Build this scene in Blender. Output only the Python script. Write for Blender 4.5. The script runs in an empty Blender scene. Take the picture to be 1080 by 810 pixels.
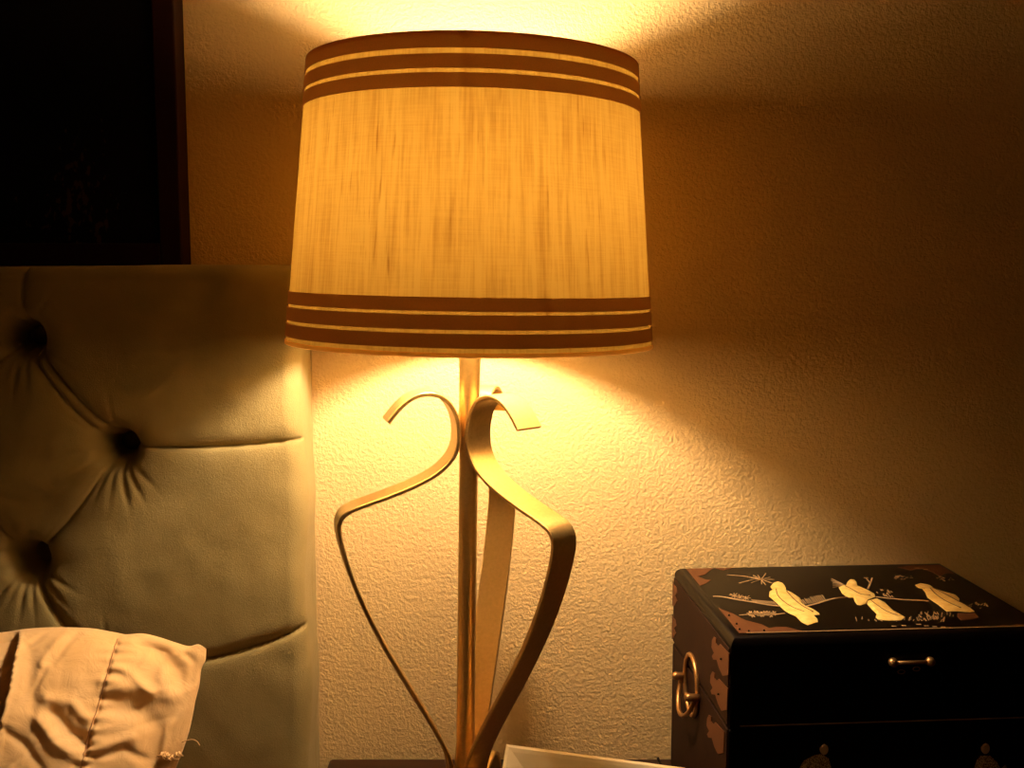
import bpy, bmesh, math, random
from mathutils import Vector, Matrix, noise
random.seed(7)
S = bpy.context.scene
COL = S.collection
PI = math.pi

# ------------------------------------------------------------------ camera
F = 1120.0
PITCH = math.radians(6.17)
ZC = 1.29
CA, SA = math.cos(PITCH), math.sin(PITCH)
CAM = Vector((0, 0, ZC))
cd = bpy.data.cameras.new('camera'); cam = bpy.data.objects.new('camera', cd); COL.objects.link(cam)
cam.location = CAM; cam.rotation_euler = (PI/2 - PITCH, 0, 0)
cd.sensor_width = 36; cd.lens = F/1080*36; cd.clip_start = 0.01
S.camera = cam

def ray(px, py):
    u = (px-540)/F; v = (405-py)/F
    return Vector((u, CA+v*SA, -SA+v*CA))
def atY(px, py, Y):
    d = ray(px, py); return CAM + d*(Y/d.y)
def hit(px, py, P, n):
    d = ray(px, py); return CAM + d*((P-CAM).dot(n)/d.dot(n))

WALL_Y = 1.40
ZT = ZC - 0.670        # nightstand top

# ------------------------------------------------------------------ materials
def mat(name, col=(0.5,0.5,0.5), rough=0.6, metal=0.0, sheen=0.0, spec=0.5, coat=0.0):
    m = bpy.data.materials.new(name); m.use_nodes = True
    b = m.node_tree.nodes['Principled BSDF']
    b.inputs['Base Color'].default_value = (*col, 1)
    b.inputs['Roughness'].default_value = rough
    b.inputs['Metallic'].default_value = metal
    b.inputs['Sheen Weight'].default_value = sheen
    b.inputs['Specular IOR Level'].default_value = spec
    b.inputs['Coat Weight'].default_value = coat
    return m
def nodes(m):
    nt = m.node_tree
    return nt, nt.nodes, nt.links, nt.nodes.get('Principled BSDF')
def coords(m, kind='Object', scale=(1,1,1)):
    nt, N, L, b = nodes(m)
    t = N.new('ShaderNodeTexCoord'); mp = N.new('ShaderNodeMapping'); mp.inputs['Scale'].default_value = scale
    L.new(t.outputs[kind], mp.inputs['Vector']); return mp.outputs['Vector']
def noise_tex(m, vec, scale, detail=4, rough=0.5, dist=0.0):
    nt, N, L, b = nodes(m)
    n = N.new('ShaderNodeTexNoise'); n.inputs['Scale'].default_value = scale; n.inputs['Detail'].default_value = detail
    n.inputs['Roughness'].default_value = rough; n.inputs['Distortion'].default_value = dist
    L.new(vec, n.inputs['Vector']); return n.outputs['Fac']
def ramp(m, fac, stops):
    nt, N, L, b = nodes(m)
    r = N.new('ShaderNodeValToRGB'); cr = r.color_ramp
    while len(cr.elements) < len(stops): cr.elements.new(0.5)
    for e, (p, c) in zip(cr.elements, stops):
        e.position = p; e.color = (*c, 1) if len(c) == 3 else c
    L.new(fac, r.inputs['Fac']); return r.outputs['Color']
def bump(m, height, strength, dist, prev=None):
    nt, N, L, b = nodes(m)
    n = N.new('ShaderNodeBump'); n.inputs['Strength'].default_value = strength; n.inputs['Distance'].default_value = dist
    L.new(height, n.inputs['Height'])
    if prev is not None: L.new(prev, n.inputs['Normal'])
    return n.outputs['Normal']

# wall: orange-peel plaster
def wall_material():
    m = mat('orange_peel_plaster', (0.62,0.47,0.27), 0.75, spec=0.25)
    nt, N, L, b = nodes(m)
    v = coords(m)
    n1 = noise_tex(m, v, 185, 3, 0.6, 0.2)
    r1 = ramp(m, n1, [(0.36,(0,0,0)),(0.64,(1,1,1))])
    n2 = noise_tex(m, v, 380, 3, 0.6)
    nb = bump(m, r1, 0.60, 0.0013)
    nb = bump(m, n2, 0.55, 0.0010, nb)
    L.new(nb, b.inputs['Normal'])
    n3 = noise_tex(m, v, 3.0, 3)
    c = ramp(m, n3, [(0.3,(0.77,0.535,0.225)),(0.7,(0.83,0.585,0.26))])
    L.new(c, b.inputs['Base Color'])
    return m
M_wall = wall_material()
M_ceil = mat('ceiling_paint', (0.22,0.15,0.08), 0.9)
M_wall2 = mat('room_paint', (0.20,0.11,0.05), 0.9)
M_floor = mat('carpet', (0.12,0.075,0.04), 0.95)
nt, N, L, b = nodes(M_floor); vv = coords(M_floor)
L.new(bump(M_floor, noise_tex(M_floor, vv, 300, 2), 0.8, 0.004), b.inputs['Normal'])

def velvet():
    m = mat('olive_velvet', (0.30,0.235,0.10), 0.85, sheen=0.12, spec=0.15)
    nt, N, L, b = nodes(m); v = coords(m)
    n1 = noise_tex(m, v, 9, 4, 0.6)
    c = ramp(m, n1, [(0.3,(0.29,0.222,0.082)),(0.7,(0.39,0.302,0.12))])
    L.new(c, b.inputs['Base Color'])
    b.inputs['Sheen Tint'].default_value = (0.9,0.75,0.45,1); b.inputs['Sheen Roughness'].default_value = 0.4
    nb = bump(m, noise_tex(m, v, 600, 3, 0.7), 0.7, 0.0011)
    nb = bump(m, noise_tex(m, v, 90, 4, 0.65), 0.25, 0.002, nb)
    L.new(nb, b.inputs['Normal'])
    return m
M_velvet = velvet()
M_button = mat('shaded_button_velvet', (0.14,0.11,0.045), 0.9, sheen=0.3, spec=0.1)  # headboard velvet darkened in colour, painting in the shade of the tuft wells

def cotton():
    m = mat('peach_cotton', (0.80,0.52,0.26), 0.75, sheen=0.15, spec=0.2)
    nt, N, L, b = nodes(m); v = coords(m)
    n1 = noise_tex(m, v, 14, 4, 0.6)
    L.new(ramp(m, n1, [(0.3,(0.72,0.44,0.17)),(0.7,(0.82,0.53,0.24))]), b.inputs['Base Color'])
    w = noise_tex(m, v, 38, 4, 0.55, 0.8)
    nb = bump(m, w, 0.40, 0.004)
    nb = bump(m, noise_tex(m, v, 1100, 2), 0.35, 0.0004, nb)
    L.new(nb, b.inputs['Normal'])
    return m
M_cotton = cotton()
M_thread = mat('seam_thread', (0.42,0.20,0.07), 0.8)
M_sheet = mat('sheet_cotton', (0.55,0.38,0.22), 0.85)

def gold_paint():
    m = mat('brushed_gold', (0.62,0.43,0.16), 0.40, metal=0.88, spec=0.5)
    nt, N, L, b = nodes(m); v = coords(m)
    n = noise_tex(m, v, 260, 3, 0.6)
    L.new(ramp(m, n, [(0.3,(0.60,0.41,0.15)),(0.7,(0.69,0.48,0.19))]), b.inputs['Base Color'])
    L.new(bump(m, n, 0.12, 0.0006), b.inputs['Normal'])
    return m
M_gold = gold_paint()
M_brass = mat('aged_brass', (0.48,0.26,0.09), 0.38, metal=0.85)
M_darkmetal = mat('dark_socket', (0.05,0.035,0.02), 0.5, metal=0.6)

def shade_linen():
    m = bpy.data.materials.new('shade_linen'); m.use_nodes = True
    nt = m.node_tree; N = nt.nodes; L = nt.links; N.clear()
    out = N.new('ShaderNodeOutputMaterial')
    dif = N.new('ShaderNodeBsdfDiffuse'); tr = N.new('ShaderNodeBsdfTranslucent'); mx = N.new('ShaderNodeMixShader')
    mx.inputs[0].default_value = 0.42
    L.new(dif.outputs[0], mx.inputs[1]); L.new(tr.outputs[0], mx.inputs[2]); L.new(mx.outputs[0], out.inputs[0])
    v = coords(m, 'UV')
    # uv: u = metres round, v = metres up
    def nz(sx, sy, sc, det, rough):
        mp = N.new('ShaderNodeMapping'); mp.inputs['Scale'].default_value = (sx, sy, 1)
        L.new(v, mp.inputs['Vector'])
        n = N.new('ShaderNodeTexNoise'); n.inputs['Scale'].default_value = sc; n.inputs['Detail'].default_value = det
        n.inputs['Roughness'].default_value = rough; L.new(mp.outputs[0], n.inputs['Vector']); return n.outputs['Fac']
    fine = nz(1, 0.035, 420, 3, 0.6)          # vertical warp yarns
    mid = nz(1, 0.06, 110, 3, 0.6)
    weft = nz(0.03, 1, 700, 2, 0.5)
    slub = nz(1, 0.06, 330, 1, 0.4)           # dark slubs
    patch = nz(1, 0.6, 14, 2, 0.5)
    def mathn(op, a, bb):
        n = N.new('ShaderNodeMath'); n.operation = op
        for i, x in enumerate((a, bb)):
            if isinstance(x, (int, float)): n.inputs[i].default_value = x
            else: L.new(x, n.inputs[i])
        return n.outputs[0]
    s1 = ramp(m, slub, [(0.62,(0,0,0)),(0.72,(1,1,1))])
    p1 = ramp(m, patch, [(0.48,(0,0,0)),(0.60,(1,1,1))])
    dark = mathn('MULTIPLY', s1, p1)
    t = mathn('ADD', mathn('MULTIPLY', fine, 0.44), mathn('MULTIPLY', mid, 0.40))
    t = mathn('ADD', t, mathn('MULTIPLY', weft, 0.16))
    t = mathn('SUBTRACT', t, mathn('MULTIPLY', dark, 0.16))
    base = ramp(m, t, [(0.28,(0.30,0.12,0.025)),(0.42,(0.62,0.34,0.085)),(0.52,(0.74,0.44,0.12)),(0.66,(0.86,0.56,0.18))])
    mul = N.new('ShaderNodeMix'); mul.data_type = 'RGBA'; mul.blend_type = 'MULTIPLY'; mul.inputs['Factor'].default_value = 1
    L.new(base, mul.inputs[6]); mul.inputs[7].default_value = (SH_T[0],SH_T[1],SH_T[2],1)
    L.new(mul.outputs[2], tr.inputs['Color'])
    L.new(ramp(m, t, [(0.30,(0.62,0.44,0.22)),(0.55,(0.86,0.70,0.42))]), dif.inputs['Color'])
    return m
SH_T = (0.120,0.104,0.046)
M_shade = shade_linen()
def ribbon(name, dcol, tcol):
    m = bpy.data.materials.new(name); m.use_nodes = True
    nt = m.node_tree; N = nt.nodes; L = nt.links; N.clear()
    out = N.new('ShaderNodeOutputMaterial')
    dif = N.new('ShaderNodeBsdfDiffuse'); tr = N.new('ShaderNodeBsdfTranslucent'); mx = N.new('ShaderNodeAddShader')
    L.new(dif.outputs[0], mx.inputs[0]); L.new(tr.outputs[0], mx.inputs[1]); L.new(mx.outputs[0], out.inputs[0])
    v = coords(m, 'UV')
    n = N.new('ShaderNodeTexNoise'); n.inputs['Scale'].default_value = 600; n.inputs['Detail'].default_value = 2
    L.new(v, n.inputs['Vector'])
    L.new(ramp(m, n.outputs['Fac'], [(0.3, tuple(c*0.8 for c in dcol)),(0.7, tuple(c*1.2 for c in dcol))]), dif.inputs['Color'])
    tr.inputs['Color'].default_value = (*tcol, 1)
    return m
M_ribbon = ribbon('brown_grosgrain', (0.20,0.10,0.048), (0.42,0.33,0.27))
M_rim = ribbon('rim_binding', (0.40,0.22,0.08), (0.75,0.55,0.30))

def bulb_mat():
    m = bpy.data.materials.new('lit_bulb'); m.use_nodes = True
    nt = m.node_tree; N = nt.nodes; L = nt.links; N.clear()
    out = N.new('ShaderNodeOutputMaterial'); e = N.new('ShaderNodeEmission')
    e.inputs['Color'].default_value = (1.0,0.76,0.53,1); e.inputs['Strength'].default_value = BULB
    L.new(e.outputs[0], out.inputs[0]); return m
BULB = 620.0
M_bulb = bulb_mat()

def lacquer(name, col, rough=0.28):
    m = mat(name, col, rough, spec=0.12)
    nt, N, L, b = nodes(m); v = coords(m)
    n = noise_tex(m, v, 40, 4, 0.6)
    L.new(ramp(m, n, [(0.3, tuple(c*0.8 for c in col)),(0.7, tuple(c*1.25 for c in col))]), b.inputs['Base Color'])
    L.new(bump(m, noise_tex(m, v, 500, 2), 0.08, 0.0005), b.inputs['Normal'])
    return m
M_black = lacquer('black_lacquer', (0.003,0.0016,0.001), 0.35)
M_side = lacquer('worn_brown_lacquer', (0.022,0.008,0.0035), 0.6)
M_pearl = mat('gold_pearl_inlay', (0.86,0.62,0.22), 0.4, spec=0.5)
nt, N, L, b = nodes(M_pearl); vv = coords(M_pearl)
L.new(ramp(M_pearl, noise_tex(M_pearl, vv, 120, 3, 0.6), [(0.3,(0.80,0.47,0.09)),(0.65,(0.95,0.68,0.22))]), b.inputs['Base Color'])
L.new(bump(M_pearl, noise_tex(M_pearl, vv, 160, 3), 0.3, 0.001), b.inputs['Normal'])
M_line = mat('painted_gold_line', (0.42,0.27,0.12), 0.6)
M_copper = mat('copper_mount', (0.17,0.060,0.020), 0.5, metal=0.5)
M_ivory = mat('carved_figure_inlay', (0.90,0.62,0.34), 0.5)
M_robe = mat('robe_inlay', (0.22,0.17,0.09), 0.6)
nt, N, L, b = nodes(M_robe); vv = coords(M_robe)
L.new(ramp(M_robe, noise_tex(M_robe, vv, 900, 2), [(0.4,(0.12,0.07,0.03)),(0.62,(0.85,0.62,0.34))]), b.inputs['Base Color'])

def wood():
    m = mat('dark_walnut', (0.06,0.022,0.009), 0.4, spec=0.4)
    nt, N, L, b = nodes(m); v = coords(m, scale=(1,14,14))
    n = noise_tex(m, v, 5, 5, 0.6, 0.8)
    L.new(ramp(m, n, [(0.3,(0.020,0.006,0.003)),(0.7,(0.05,0.018,0.007))]), b.inputs['Base Color'])
    return m
M_wood = wood()
M_cream = mat('cream_card', (0.74,0.55,0.27), 0.55)
nt, N, L, b = nodes(M_cream); vv = coords(M_cream)
L.new(ramp(M_cream, noise_tex(M_cream, vv, 30, 4), [(0.3,(0.80,0.60,0.30)),(0.7,(0.88,0.70,0.40))]), b.inputs['Base Color'])
M_frame = mat('dark_frame_wood', (0.022,0.006,0.003), 0.6, spec=0.15)
def canvas():
    m = mat('black_canvas', (0.004,0.002,0.0015), 0.7, spec=0.2)
    nt, N, L, b = nodes(m); v = coords(m, scale=(1,1,0.6))
    n = noise_tex(m, v, 110, 2, 0.5); z = noise_tex(m, v, 5, 2)
    mm = N.new('ShaderNodeMath'); mm.operation = 'MULTIPLY'; L.new(n, mm.inputs[0]); L.new(z, mm.inputs[1])
    L.new(ramp(m, mm.outputs[0], [(0.40,(0.002,0.001,0.0008)),(0.44,(0.05,0.022,0.007))]), b.inputs['Base Color'])
    return m
M_canvas = canvas()

# ------------------------------------------------------------------ mesh helpers
def link(name, bm, m, parent=None, smooth=False, sub=0):
    me = bpy.data.meshes.new(name); bmesh.ops.recalc_face_normals(bm, faces=bm.faces[:]) ; bm.to_mesh(me); bm.free()
    me.materials.append(m)
    if smooth:
        for p in me.polygons: p.use_smooth = True
    o = bpy.data.objects.new(name, me); COL.objects.link(o)
    if parent: o.parent = parent
    if smooth == 'auto':
        md = o.modifiers.new('edges', 'EDGE_SPLIT'); md.split_angle = math.radians(35)
    if sub:
        md = o.modifiers.new('sub', 'SUBSURF'); md.levels = sub; md.render_levels = sub
    return o
def empty(name, loc, rot=(0,0,0)):
    o = bpy.data.objects.new(name, None); o.empty_display_size = 0.05; COL.objects.link(o)
    o.location = loc; o.rotation_euler = rot; return o
def tag(o, label, cat, group=None):
    o['label'] = label; o['category'] = cat
    if group: o['group'] = group
    return o
def box(bm, a, bb, bev=0.0, seg=2):
    r = bmesh.ops.create_cube(bm, size=1.0)
    vs = r['verts']
    c = [(a[i]+bb[i])/2 for i in range(3)]; s = [bb[i]-a[i] for i in range(3)]
    for v in vs: v.co = Vector((c[0]+v.co.x*s[0], c[1]+v.co.y*s[1], c[2]+v.co.z*s[2]))
    if bev > 0:
        es = list({e for v in vs for e in v.link_edges})
        bmesh.ops.bevel(bm, geom=es, offset=bev, segments=seg, profile=0.5, affect='EDGES')
    return bm
def new(): return bmesh.new()
def lathe(bm, prof, n=48, closed=False, uv=False):
    rings = []
    for r, z in prof:
        rings.append([bm.verts.new((r*math.cos(2*PI*i/n), r*math.sin(2*PI*i/n), z)) for i in range(n)])
    pairs = list(zip(rings, rings[1:]))
    if closed: pairs.append((rings[-1], rings[0]))
    for A, B in pairs:
        for i in range(n):
            bm.faces.new((A[i], A[(i+1)%n], B[(i+1)%n], B[i]))
    return bm
def capped_lathe(bm, prof, n=32):
    rings = []
    for r, z in prof:
        if r < 1e-6: rings.append([bm.verts.new((0,0,z))])
        else: rings.append([bm.verts.new((r*math.cos(2*PI*i/n), r*math.sin(2*PI*i/n), z)) for i in range(n)])
    for A, B in zip(rings, rings[1:]):
        for i in range(n):
            j = (i+1) % n
            if len(A) == 1: bm.faces.new((A[0], B[j], B[i]))
            elif len(B) == 1: bm.faces.new((A[i], A[j], B[0]))
            else: bm.faces.new((A[i], A[j], B[j], B[i]))
    return bm
def catmull(pts, n=8):
    out = []
    P = [pts[0]] + list(pts) + [pts[-1]]
    for i in range(1, len(P)-2):
        p0, p1, p2, p3 = P[i-1], P[i], P[i+1], P[i+2]
        for k in range(n):
            t = k/n
            out.append(tuple(0.5*((2*p1[j]) + (-p0[j]+p2[j])*t + (2*p0[j]-5*p1[j]+4*p2[j]-p3[j])*t*t + (-p0[j]+3*p1[j]-3*p2[j]+p3[j])*t**3) for j in range(len(p1))))
    out.append(tuple(pts[-1])); return out
def tube(bm, pts, r, n=10, cyc=False):
    pts = [Vector(p) for p in pts]; rings = []
    up = Vector((0.13,0.21,0.97)).normalized()
    m = len(pts)
    for i, p in enumerate(pts):
        a = pts[(i-1) % m] if (cyc or i > 0) else p
        c = pts[(i+1) % m] if (cyc or i < m-1) else p
        t = (c-a).normalized(); x = t.cross(up)
        if x.length < 0.05: x = t.cross(Vector((1,0,0)))
        x.normalize(); y = t.cross(x)
        rr = r[i] if isinstance(r, (list, tuple)) else r
        rings.append([bm.verts.new(p + (x*math.cos(2*PI*k/n) + y*math.sin(2*PI*k/n))*rr) for k in range(n)])
    prs = list(zip(rings, rings[1:]))
    if cyc: prs.append((rings[-1], rings[0]))
    for A, B in prs:
        for k in range(n): bm.faces.new((A[k], A[(k+1)%n], B[(k+1)%n], B[k]))
    if not cyc:
        bm.faces.new(rings[0][::-1]); bm.faces.new(rings[-1])
    return bm
def grid(bm, nx, ny, fn):
    V = [[bm.verts.new(fn(i/(nx-1), j/(ny-1))) for i in range(nx)] for j in range(ny)]
    for j in range(ny-1):
        for i in range(nx-1):
            bm.faces.new((V[j][i], V[j][i+1], V[j+1][i+1], V[j+1][i]))
    return V
def plate(bm, pts, nrm, th, dome=0.0):
    """closed polygon plate standing th proud of the surface along nrm, with a slightly raised centre"""
    nrm = Vector(nrm); pts = [Vector(p) for p in pts]; n = len(pts)
    c = sum(pts, Vector())/n
    lo = [bm.verts.new(p - nrm*0.0005) for p in pts]
    hi = [bm.verts.new(p + nrm*th*0.5) for p in pts]
    for i in range(n): bm.faces.new((lo[i], lo[(i+1)%n], hi[(i+1)%n], hi[i]))
    if dome:
        inn = [bm.verts.new(p + (c-p)*0.22 + nrm*(th+dome)) for p in pts]
        for i in range(n): bm.faces.new((hi[i], hi[(i+1)%n], inn[(i+1)%n], inn[i]))
        bm.faces.new(inn)
    else:
        bm.faces.new(hi)
    bm.faces.new(lo[::-1])
    return bm
def strip(bm, pts, w, nrm, th):
    nrm = Vector(nrm); pts = [Vector(p) for p in pts]; rows = []
    for i, p in enumerate(pts):
        t = (pts[min(i+1, len(pts)-1)] - pts[max(i-1, 0)]).normalized(); s = t.cross(nrm).normalized()*w/2
        rows.append([bm.verts.new(p-s-nrm*0.0003), bm.verts.new(p-s+nrm*th), bm.verts.new(p+s+nrm*th), bm.verts.new(p+s-nrm*0.0003)])
    for A, B in zip(rows, rows[1:]):
        for k in range(4): bm.faces.new((A[k], A[(k+1)%4], B[(k+1)%4], B[k]))
    bm.faces.new(rows[0]); bm.faces.new(rows[-1][::-1])

# ------------------------------------------------------------------ room
def struct(name, a, bb, m):
    bm = new(); box(bm, a, bb); o = link(name, bm, m); o['kind'] = 'structure'; return o
RX0, RX1, RY0 = -2.6, 2.2, -2.6
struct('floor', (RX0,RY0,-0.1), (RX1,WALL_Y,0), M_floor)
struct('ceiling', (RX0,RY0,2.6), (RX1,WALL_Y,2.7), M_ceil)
struct('wall_back', (RX0-0.1,WALL_Y,-0.1), (RX1+0.1,WALL_Y+0.1,2.7), M_wall)
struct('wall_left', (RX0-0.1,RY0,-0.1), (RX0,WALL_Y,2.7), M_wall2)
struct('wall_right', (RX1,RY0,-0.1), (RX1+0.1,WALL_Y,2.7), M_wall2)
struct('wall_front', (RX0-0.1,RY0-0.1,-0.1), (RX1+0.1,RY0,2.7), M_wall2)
NSX0 = -0.251
struct('baseboard_back', (-0.25,WALL_Y-0.012,0), (RX1,WALL_Y,0.09), M_wood)

# ------------------------------------------------------------------ nightstand
NS = empty('nightstand', (0.22,1.155,0))
tag(NS, 'dark brown wooden nightstand top beneath the lamp and the lacquer chest', 'nightstand')
nsx0, nsx1, nsy0, nsy1 = NSX0-0.22, 0.52, -0.330, 0.2443
bm = new(); box(bm, (nsx0,nsy0,ZT-0.03), (nsx1,nsy1,ZT), 0.004); link('table_top', bm, M_wood, NS)
bm = new(); box(bm, (nsx0+0.015,nsy0+0.02,0.10), (nsx1-0.015,nsy1-0.003,ZT-0.03)); link('body', bm, M_wood, NS)
for k in range(2):
    z0 = 0.12 + k*0.235
    bm = new(); box(bm, (nsx0+0.03,nsy0+0.002,z0), (nsx1-0.03,nsy0+0.0215,z0+0.22), 0.003); d = link('drawer', bm, M_wood, NS)
    for sx in (-0.2, 0.2):
        bm = new(); capped_lathe(bm, [(0,0),(0.007,0),(0.007,0.012),(0.015,0.018),(0.015,0.026),(0,0.03)], 20)
        bmesh.ops.rotate(bm, verts=bm.verts, matrix=Matrix.Rotation(PI/2, 3, 'X'))
        bmesh.ops.translate(bm, verts=bm.verts, vec=((nsx0+nsx1)/2+sx, nsy0+0.003, z0+0.11)); link('knob', bm, M_brass, d, True)
for sx in (nsx0+0.04, nsx1-0.04):
    for sy in (nsy0+0.05, nsy1-0.04):
        bm = new(); box(bm, (sx-0.022,sy-0.022,0), (sx+0.022,sy+0.022,0.10), 0.003); link('leg', bm, M_wood, NS)

# ------------------------------------------------------------------ lamp
TILT = math.radians(0.9)
LX, LY = -0.0552, 1.16
LAMP = empty('table_lamp', (LX, LY, ZT+0.002), (0, TILT, 0))
tag(LAMP, 'lit gold scroll-legged table lamp with a brown-banded linen drum shade', 'lamp')
def lz(z): return z + ZC - ZT           # camera-relative height -> lamp local

# legs
def leg_profile():
    px = [(411,447),(424,429),(438,418.5),(455,414.8),(470,419),(479,430),(486,445),(489,460),(484.5,475),(475,488),(464,500),(440,513),(405,527.5),(376,537),(365,543),(359.5,552),(359.5,563),(364,582),(373,612),(392,655),(415,695),(440,735),(464,772)]
    az = math.radians(195); c, s = math.cos(az), math.sin(az)
    out = []
    for x, y in px:
        z = -0.3
        for _ in range(6):
            d = ray(x, y); k = d.x/d.y
            lx = LX + (z+0.67)*math.tan(TILT) + 0.004
            r = (k*LY - lx)/(c - k*s)
            Y = LY + r*s - 0.0
            z = d.z/d.y*Y
        out.append((max(r, 0.0145), lz(z)))
    out += [(0.021, lz(-0.549)), (0.0155, lz(-0.567)), (0.0165, lz(-0.585)), (0.028, lz(-0.594)), (0.046, lz(-0.585)), (0.064, lz(-0.577)), (0.082, lz(-0.583)), (0.094, lz(-0.605)), (0.100, lz(-0.635)), (0.103, 0.001)]
    out = catmull(out, 7)
    for _ in range(45):
        out = [out[0]] + [tuple((out[i-1][k]+2*out[i][k]+out[i+1][k])/4 for k in (0,1)) for i in range(1, len(out)-1)] + [out[-1]]
    return out
LEG = leg_profile()
def leg_mesh(az):
    bm = new(); c, s = math.cos(az), math.sin(az); hw, ht = 0.0175, 0.0024
    rows = []
    n = len(LEG)
    for i, (r, z) in enumerate(LEG):
        a = LEG[max(i-1,0)]; bq = LEG[min(i+1,n-1)]
        t = Vector((bq[0]-a[0], bq[1]-a[1]));
        t.normalize(); nr = Vector((-t.y, t.x))
        row = []
        ch = 0.0010
        for (w, h) in ((-hw+ch,-ht),(hw-ch,-ht),(hw,-ht+ch),(hw,ht-ch),(hw-ch,ht),(-hw+ch,ht),(-hw,ht-ch),(-hw,-ht+ch)):
            rr = r + nr.x*h; zz = z + nr.y*h
            row.append(bm.verts.new((rr*c - w*s, rr*s + w*c, zz)))
        rows.append(row)
    for A, B in zip(rows, rows[1:]):
        for k in range(8): bm.faces.new((A[k], A[(k+1)%8], B[(k+1)%8], B[k]))
    bm.faces.new(rows[0]); bm.faces.new(rows[-1][::-1])
    return bm
for a in (195, 315, 75):
    link('leg', leg_mesh(math.radians(a)), M_gold, LAMP, 'auto')
# pole
pz0 = 0.060
bm = new(); capped_lathe(bm, [(0,pz0),(0.011,pz0),(0.0125,pz0+0.008),(0.0104,pz0+0.02),(0.0104,lz(-0.20)),(0.0112,lz(-0.15)),(0.0116,lz(-0.11)),(0.0124,lz(-0.085)),(0.0134,lz(-0.065)),(0,lz(-0.06))], 40)
link('pole', bm, M_gold, LAMP, 'auto')
bm = new(); capped_lathe(bm, [(0,-0.003),(0.0028,-0.002),(0.0035,0),(0.0028,0.002),(0,0.003)], 16)
bmesh.ops.rotate(bm, verts=bm.verts, matrix=Matrix.Rotation(PI/2, 3, 'X'))
jp = Vector((0.0015, -0.0185, lz(-0.183))); bmesh.ops.translate(bm, verts=bm.verts, vec=jp)
link('screw', bm, M_gold, LAMP, True)
# socket, bulb
bm = new(); capped_lathe(bm, [(0,lz(-0.062)),(0.010,lz(-0.062)),(0.010,lz(-0.02)),(0.018,lz(-0.015)),(0.019,lz(0.03)),(0.015,lz(0.035)),(0,lz(0.036))], 32)
link('socket', bm, M_brass, LAMP, 'auto')
BZ = lz(0.095)
prof = [(0, BZ-0.058),(0.012,BZ-0.058),(0.0135,BZ-0.045),(0.018,BZ-0.032)]
for k in range(0, 13):
    a = -50 + k*140/12
    prof.append((0.030*math.cos(math.radians(a)), BZ+0.030*math.sin(math.radians(a))))
prof[-1] = (0, BZ+0.03)
bm = new(); capped_lathe(bm, prof, 32)
link('bulb', bm, M_bulb, LAMP, True)
# shade
SZ0, SZ1 = lz(-0.082), lz(0.212)
SR0, SR1 = 0.1973, 0.1737
def srad(z): return SR0 + (SR1-SR0)*(z-SZ0)/(SZ1-SZ0)
def shell(name, z0, z1, off, th, m, parent, nz=2, n=160):
    bm = new(); uvl = bm.loops.layers.uv.new('UVMap')
    zs = [z0 + (z1-z0)*k/(nz-1) for k in range(nz)]
    prof = [(srad(z)+off+th, z) for z in zs] + ([(srad(z)+off, z) for z in zs[::-1]] if th > 0 else [])
    lathe(bm, prof, n, closed=th > 0)
    for f in bm.faces:
        angs = [math.atan2(l.vert.co.y, l.vert.co.x) for l in f.loops]
        if max(angs)-min(angs) > PI: angs = [a+2*PI if a < 0 else a for a in angs]
        for l, a in zip(f.loops, angs): l[uvl].uv = (a*0.19, l.vert.co.z)
    return link(name, bm, m, parent, 'auto' if th > 0 else True)
shade = shell('lamp_shade', SZ0, SZ1, 0, 0, M_shade, LAMP, 12)
def zpy(py):                                   # pixel row on the shade's near side -> lamp height
    d = ray(498, py); t = (py-32)/344; Y = LY - (SR1 + (SR0-SR1)*t)
    return lz(d.z/d.y*Y)
for (a, bb) in ((34.5,52.5),(58.5,74),(78.5,94),(316,331),(334.5,350.5),(354.5,370)):
    r = shell('ribbon_band', zpy(bb), zpy(a), 0.0006, 0.0008, M_ribbon, shade); r['label'] = 'brown ribbon band round the shade'
for (z0, z1) in ((SZ0-0.0002, SZ0+0.004), (SZ1-0.004, SZ1+0.0002)):
    shell('rim', z0, z1, 0.0012, 0, M_rim, shade)
# spider
bm = new()
ring = [(0.016*math.cos(a*PI/10), 0.016*math.sin(a*PI/10), SZ1-0.02) for a in range(20)]
tube(bm, ring, 0.0022, 8, True)
for k in range(3):
    a = 2*PI*k/3+0.5
    tube(bm, [(0.016*math.cos(a),0.016*math.sin(a),SZ1-0.02),((SR1-0.02)*math.cos(a),(SR1-0.02)*math.sin(a),SZ1-0.02),((SR1-0.001)*math.cos(a),(SR1-0.001)*math.sin(a),SZ1-0.004)], 0.0014, 8)
link('spider', bm, M_brass, shade, True)
bm = new()
for s in (1,-1):
    tube(bm, catmull([(0.014*s,0,lz(-0.01)),(0.03*s,0,lz(0.01)),(0.045*s,0,lz(0.06)),(0.045*s,0,lz(0.11)),(0.03*s,0,lz(0.165)),(0.008*s,0,SZ1-0.02)],6), 0.0013, 8)
link('harp', bm, M_brass, LAMP, True)

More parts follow.
